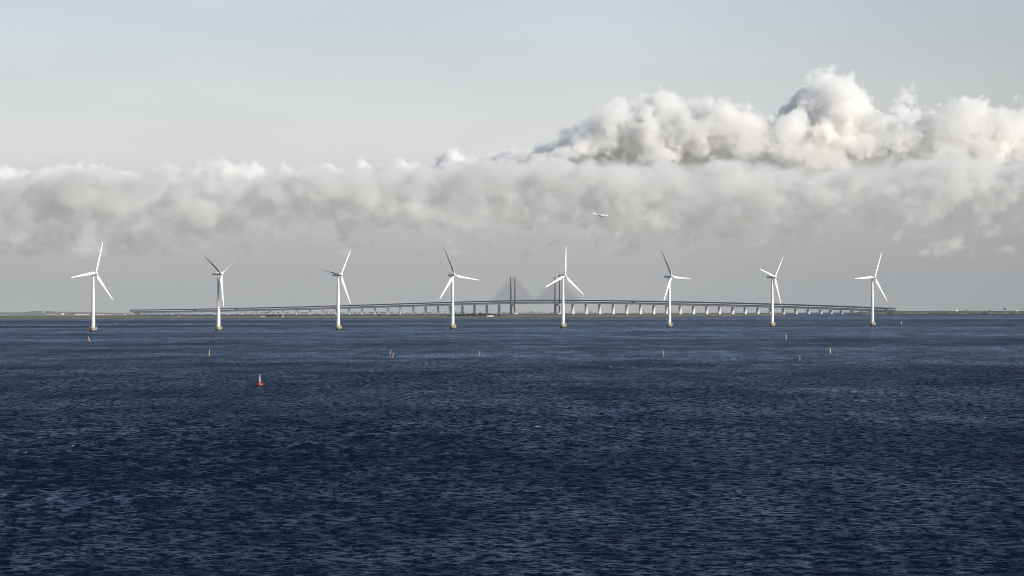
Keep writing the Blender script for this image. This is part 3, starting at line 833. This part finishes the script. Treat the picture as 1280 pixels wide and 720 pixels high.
def make_turbine():
    t = empty('wind_turbine', (0, 0, 0))
    f = MB(); f.lathe([(3.3, -3), (3.45, -0.2), (4.0, 1.6), (4.4, 3.0), (4.4, 3.9), (4.2, 4.1)], 28).build('foundation', M_conc, t, smooth=True)
    MB().lathe([(3.42, -1.6), (3.52, -0.1), (3.84, 1.0), (3.7, 1.01)], 28).build('tide_band', M_wet, t)
    r_ = MB()
    for k in range(14):
        a = 2 * math.pi * k / 14; r_.tube((4.05 * math.cos(a), 4.05 * math.sin(a), 4.05), (4.05 * math.cos(a), 4.05 * math.sin(a), 5.2), 0.05, n=4)
    for z in (4.65, 5.2):
        for k in range(28):
            a, b_ = 2 * math.pi * k / 28, 2 * math.pi * (k + 1) / 28
            r_.tube((4.05 * math.cos(a), 4.05 * math.sin(a), z), (4.05 * math.cos(b_), 4.05 * math.sin(b_), z), 0.045, n=4)
    r_.build('railing', mat('yellow_railing', (0.5, 0.36, 0.07), 0.5), t)
    tw = MB(); tw.lathe([(2.15, 4.1), (2.05, 12), (1.75, 32), (1.4, 52), (1.25, 62.0)], 32).build('tower', M_white, t, smooth=True)
    MB().lathe([(2.12, 0), (2.12, 0.25)], 32, c=(0, 0, 12)).build('flange', M_white, t, smooth=True)
    lad = MB()
    for x in (-0.35, 0.35): lad.tube((x, -4.75, -1.5), (x, -4.75, 4.9), 0.07, n=5)
    for k in range(16): lad.tube((-0.35, -4.75, -1.2 + 0.37 * k), (0.35, -4.75, -1.2 + 0.37 * k), 0.035, n=4)
    for z in (1.0, 3.4): lad.box(-0.4, 0.4, -4.75, -3.9, z, z + 0.12)
    lad.build('ladder', M_dark, t)
    d = MB(); d.box(-0.5, 0.5, -2.22, -1.95, 4.2, 6.4).build('door', mat('grey_door', (0.25, 0.26, 0.27), 0.5), t)
    # nacelle: long rounded housing along +Y, rotor at -Y
    n = MB()
    prof = [(-2.4, 1.15, 1.2), (-1.4, 1.55, 1.6), (2.5, 1.65, 1.75), (6.2, 1.55, 1.6), (7.6, 1.3, 1.25)]
    vs = []; fs = []; K = 16
    for y, hx, hz in prof:
        for k in range(K):
            a = 2 * math.pi * k / K
            cx, sx = math.cos(a), math.sin(a)
            e = 0.55
            vs.append((hx * math.copysign(abs(cx) ** e, cx), y, HUB + 0.15 + hz * math.copysign(abs(sx) ** e, sx) + (y + 2.4) * math.tan(-TILT) * 0.0))
    for i in range(len(prof) - 1):
        for k in range(K):
            k2 = (k + 1) % K; fs.append((i * K + k, (i + 1) * K + k, (i + 1) * K + k2, i * K + k2))
    fs.append(tuple(range(K))); fs.append(tuple((len(prof) - 1) * K + k for k in range(K - 1, -1, -1)))
    nc = n.add(vs, fs).build('nacelle', M_white, t, smooth=True)
    MB().tube((0, 6.6, HUB + 1.6), (0, 6.6, HUB + 3.4), 0.12, 0.08).tube((-0.7, 6.6, HUB + 3.2), (0.7, 6.6, HUB + 3.2), 0.09).build('wind_vane', M_dark, nc)
    hb = MB().lathe([(1.2, -1.2), (1.55, -0.6), (1.6, 0.5), (1.35, 1.5), (0.8, 2.3), (0.15, 2.65)], 20, M=Matrix.Rotation(math.pi / 2, 4, 'X')).build('hub', M_blade, t, smooth=True)
    bm = blade_mesh()
    for k in range(3):
        b_ = bpy.data.objects.new('blade', bm); C.objects.link(b_); b_.parent = t
    return t

# column of the tower, base row, pixel height of the hub, yaw of the rotor to the line of sight, turn of the rotor
# pitch of single blades, degrees, on the turbines that are idling
FEATHER = {1: {2: -98, 0: 48}, 2: {2: -98}, 3: {2: -98, 0: -50}, 5: {2: -98, 0: -50}}
TURB = [(116.4, 72.5, 44, 22, 118.9, 'leftmost wind turbine, its lower right blade pointing down to the shore village'),
        (273.0, 70.7, 56, 62, 275.3, 'second wind turbine from the left, one blade hanging straight down beside the tower'),
        (422.7, 68.3, 53, 38, 425.8, 'third wind turbine from the left, one short looking dark blade pointing left'),
        (565.7, 66.7, 34, 99, 567.0, 'wind turbine in front of the dark tree clump, long blade pointing right'),
        (703.7, 64.7, 44, 8, 706.2, 'wind turbine in front of the right bridge pylon, one blade straight up'),
        (836.7, 62.9, 51, 93, 838.7, 'sixth wind turbine, dark blade up to the left and a level blade right'),
        (965.2, 61.7, 60, 45, 968.4, 'seventh wind turbine, white blade up to the left and long thin blade down'),
        (1090.5, 60.3, 46, 27, 1093.7, 'rightmost wind turbine, one blade level to the left')]
proto = make_turbine()
for i, (px, hp, yaw, th, hubx, lab) in enumerate(TURB):
    t = proto if i == 0 else copy_tree(proto)
    d = FPX * HUB / hp
    p = at(px, d)
    t.location = p
    az = math.atan2(p.x, p.y)
    # the rotor looks towards the camera and to the right
    t.rotation_euler = (0, 0, math.radians(yaw) - az)
    tag(t, lab, 'wind turbine', 'wind turbines standing in the sea')
    bl = 0
    for c_ in t.children:
        k = c_.name.split('.')[0]
        if k == 'blade':
            c_.matrix_local = rotor_matrix(math.radians(th + 120 * bl)) @ Matrix.Rotation(math.radians(FEATHER.get(i, {}).get(bl, 0)), 4, 'Z'); bl += 1
        elif k == 'hub':
            c_.matrix_local = rotor_matrix(math.radians(th))

# ------------------------------------------------------------------ sea marks
M_red = mat('red_buoy_paint', (0.46, 0.045, 0.035), 0.5, 0.15, 1.5)
M_cream = mat('faded_cream_paint', (0.66, 0.50, 0.36), 0.6, 0.2, 2.0)
M_yel = mat('yellow_spar_paint', (0.42, 0.27, 0.07), 0.55, 0.2, 1.2)
M_tan = mat('weathered_tan_paint', (0.33, 0.24, 0.12), 0.6, 0.25, 1.2)
M_pale = mat('pale_spar_paint', (0.62, 0.50, 0.34), 0.6, 0.2, 1.2)
bo = empty('navigation_buoy', at(324.4, 742) + Vector((0, 0, 0.1)))
bo.scale = (0.92, 0.92, 0.92)
tag(bo, 'red buoy with a pale lattice mast and red can on top, nearest to the camera', 'buoy')
MB().lathe([(0.7, -0.9), (1.02, -0.3), (1.1, 0.1), (1.05, 0.4), (0.62, 0.72), (0.36, 0.95)], 24).build('float', M_red, bo, smooth=True)
q = MB()
legs = [(0.30, 0.0), (-0.15, 0.26), (-0.15, -0.26)]
for a in range(3):
    x, y = legs[a]; q.tube((x, y, 0.9), (x * 0.45, y * 0.45, 3.2), 0.07, n=6)
    x2, y2 = legs[(a + 1) % 3]
    for z, s in ((1.5, 0.82), (2.2, 0.68), (2.9, 0.52)):
        q.tube((x * s, y * s, z), (x2 * s, y2 * s, z), 0.04, n=5)
q.box(-0.10, 0.2, -0.24, -0.17, 1.3, 2.7)
q.build('lattice_mast', M_cream, bo)
MB().lathe([(0.04, 3.0), (0.05, 3.4)], 10).build('lamp_post', M_dark, bo)
MB().lathe([(0.2, 3.38), (0.23, 3.42), (0.23, 3.82), (0.17, 3.88)], 16).build('topmark', mat('pale_red_can', (0.65, 0.2, 0.16), 0.5), bo, smooth=True)

def spar(px, by, tx, ty, wpx, m, label, top=None, name='spar_buoy', topm=None):
    e = 384 - 0.00226 * (px - 640)
    k = (by - e) / FPX
    d = 2 * EYE / (k + math.sqrt(k * k - 4 * EYE / R_EARTH2)) if k * k > 4 * EYE / R_EARTH2 else 9000
    s = d / FPX
    b_ = empty(name, at(px, d)); tag(b_, label, 'buoy', 'spar buoys in the sea')
    H = (by - ty) * s; lx = (tx - px) * s; r = wpx * s / 2 * 0.82
    MB().tube((-lx * 0.15, 0, -H * 0.15), (lx, 0, H), r, r * 0.75, 14).build('spar', m, b_, smooth=True)
    MB().tube((lx * 0.08, 0, 0.08 * H), (lx * 0.2, 0, 0.2 * H), r * 1.03, r * 1.02, 14).build('band', topm or M_tan, b_, smooth=True)
    if top is not None:
        zt = (by - top) * s
        MB().tube((lx, 0, H), (lx * zt / H, 0, zt), r * 0.22, n=6).lathe([(r * 0.6, 0), (r * 0.62, H * 0.12), (r * 0.1, H * 0.14)], 10, c=(lx * zt / H, 0, zt - H * 0.06)).build('topmark', M_tan, b_)
    return b_
spar(112.2, 427.0, 110.2, 420.8, 1.7, M_yel, 'yellow spar buoy leaning left below the leftmost turbine')
spar(261.1, 445.3, 261.7, 438.2, 2.0, M_yel, 'stout yellow spar buoy with a topmark below the second turbine', top=436.4)
spar(487.2, 443.0, 488.3, 438.2, 1.6, M_yel, 'farther of the two yellow spar buoys close together, with a topmark', top=436.2)
spar(490.4, 447.4, 491.7, 440.8, 1.5, M_tan, 'nearer of the two spar buoys close together, plain and tan')
spar(598.3, 445.4, 599.3, 439.2, 1.3, M_tan, 'thin tan spar buoy right of and below the fourth turbine')
spar(829.4, 446.0, 829.0, 439.6, 1.5, M_tan, 'tan spar buoy with a small topmark below the sixth turbine', top=438.3)
spar(982.6, 424.0, 982.0, 418.2, 1.4, M_pale, 'pale spar buoy just below and right of the seventh turbine')
spar(999.5, 450.8, 999.5, 444.0, 1.2, M_yel, 'thin upright yellow spar buoy, nearest one on the right')
spar(1037.5, 441.2, 1037.4, 434.5, 1.5, M_pale, 'bright pale upright spar buoy left of the rightmost turbine')
spar(1126.6, 405.2, 1126.6, 402.4, 1.2, M_pale, 'tiny pale spar buoy far right of the rightmost turbine')
spar(144.4, 405.0, 144.3, 402.4, 1.2, M_red, 'tiny red spar buoy right of the leftmost turbine', topm=M_red)
spar(264.8, 417.6, 264.8, 416.4, 1.3, M_red, 'tiny red spar buoy at the foot of the second turbine', topm=M_red)
spar(896.4, 399.8, 896.4, 397.6, 1.1, M_red, 'tiny red spar buoy between the sixth and seventh turbines', topm=M_red)
spar(1212.8, 403.0, 1212.8, 400.8, 1.8, M_dark, 'small dark spar buoy at the far right of the sea', topm=M_dark)

# ------------------------------------------------------------------ airliner
M_air = mat('white_aircraft_paint', (0.9, 0.89, 0.88), 0.3)
PD = 5800.0
pl = empty('airliner', Vector(((751.3 - 640) / FPX * PD, PD, elev(751.3, 269.2, PD))), math.radians(-6))
pl.rotation_euler = (0, math.radians(2.2), math.radians(-6))
tag(pl, 'white airliner flying to the right below the clouds', 'aircraft')
Mx = Matrix.Rotation(math.pi / 2, 4, 'Y')
MB().lathe([(0.15, -18.5), (0.9, -15), (1.75, -10), (1.98, -6), (1.98, 11.5), (1.75, 14.8), (1.1, 17.3), (0.2, 18.6)], 20, M=Mx).build('fuselage', M_air, pl, smooth=True)
for s in (-1, 1):
    w_ = MB(); w_.hexa([(-2.8, s * 1.6, -0.9), (4.2, s * 1.6, -0.9), (-4.2, s * 16.5, 0.9), (-5.8, s * 16.5, 0.9)][::s], [(-2.8, s * 1.6, -0.3), (4.2, s * 1.6, -0.3), (-4.2, s * 16.5, 1.1), (-5.8, s * 16.5, 1.1)][::s]); w_.build('wing', M_air, pl)
    h_ = MB(); h_.hexa([(-17.6, s * 0.5, 0.7), (-13.6, s * 0.5, 0.7), (-16.6, s * 6.2, 1.2), (-18.4, s * 6.2, 1.2)][::s], [(-17.6, s * 0.5, 1.0), (-13.6, s * 0.5, 1.0), (-16.6, s * 6.2, 1.35), (-18.4, s * 6.2, 1.35)][::s]); h_.build('tailplane', M_air, pl)
    MB().lathe([(0.75, -1.6), (1.15, -0.6), (1.15, 1.3), (1.0, 1.8)], 14, M=Matrix.Translation((0.6, s * 5.4, -1.75)) @ Mx).build('engine', M_dark, pl, smooth=True)
fn = MB(); fn.hexa([(-17.8, -0.25, 1.2), (-11.8, -0.25, 1.6), (-11.8, 0.25, 1.6), (-17.8, 0.25, 1.2)], [(-20.4, -0.12, 7.6), (-17.4, -0.12, 7.6), (-17.4, 0.12, 7.6), (-20.4, 0.12, 7.6)]); fn.build('tail_fin', M_air, pl)

# ------------------------------------------------------------------ haze
hz = MB(); hz.box(-23500, 23500, -23500, 23500, -70, 330)
hm = bpy.data.materials.new('haze'); hm.use_nodes = True
t = hm.node_tree; t.nodes.clear()
pv = t.nodes.new('ShaderNodeVolumePrincipled'); pv.inputs['Color'].default_value = (0.78, 0.85, 0.96, 1); pv.inputs['Density'].default_value = 1.8e-5
pv.inputs['Anisotropy'].default_value = 0.5
o_ = t.nodes.new('ShaderNodeOutputMaterial'); t.links.new(pv.outputs[0], o_.inputs['Volume'])
hm.cycles.volume_sampling = 'DISTANCE'
ho = hz.build('haze', hm); tag(ho, kind='stuff')
ho['label'] = 'thin pale sea haze over the whole strait'
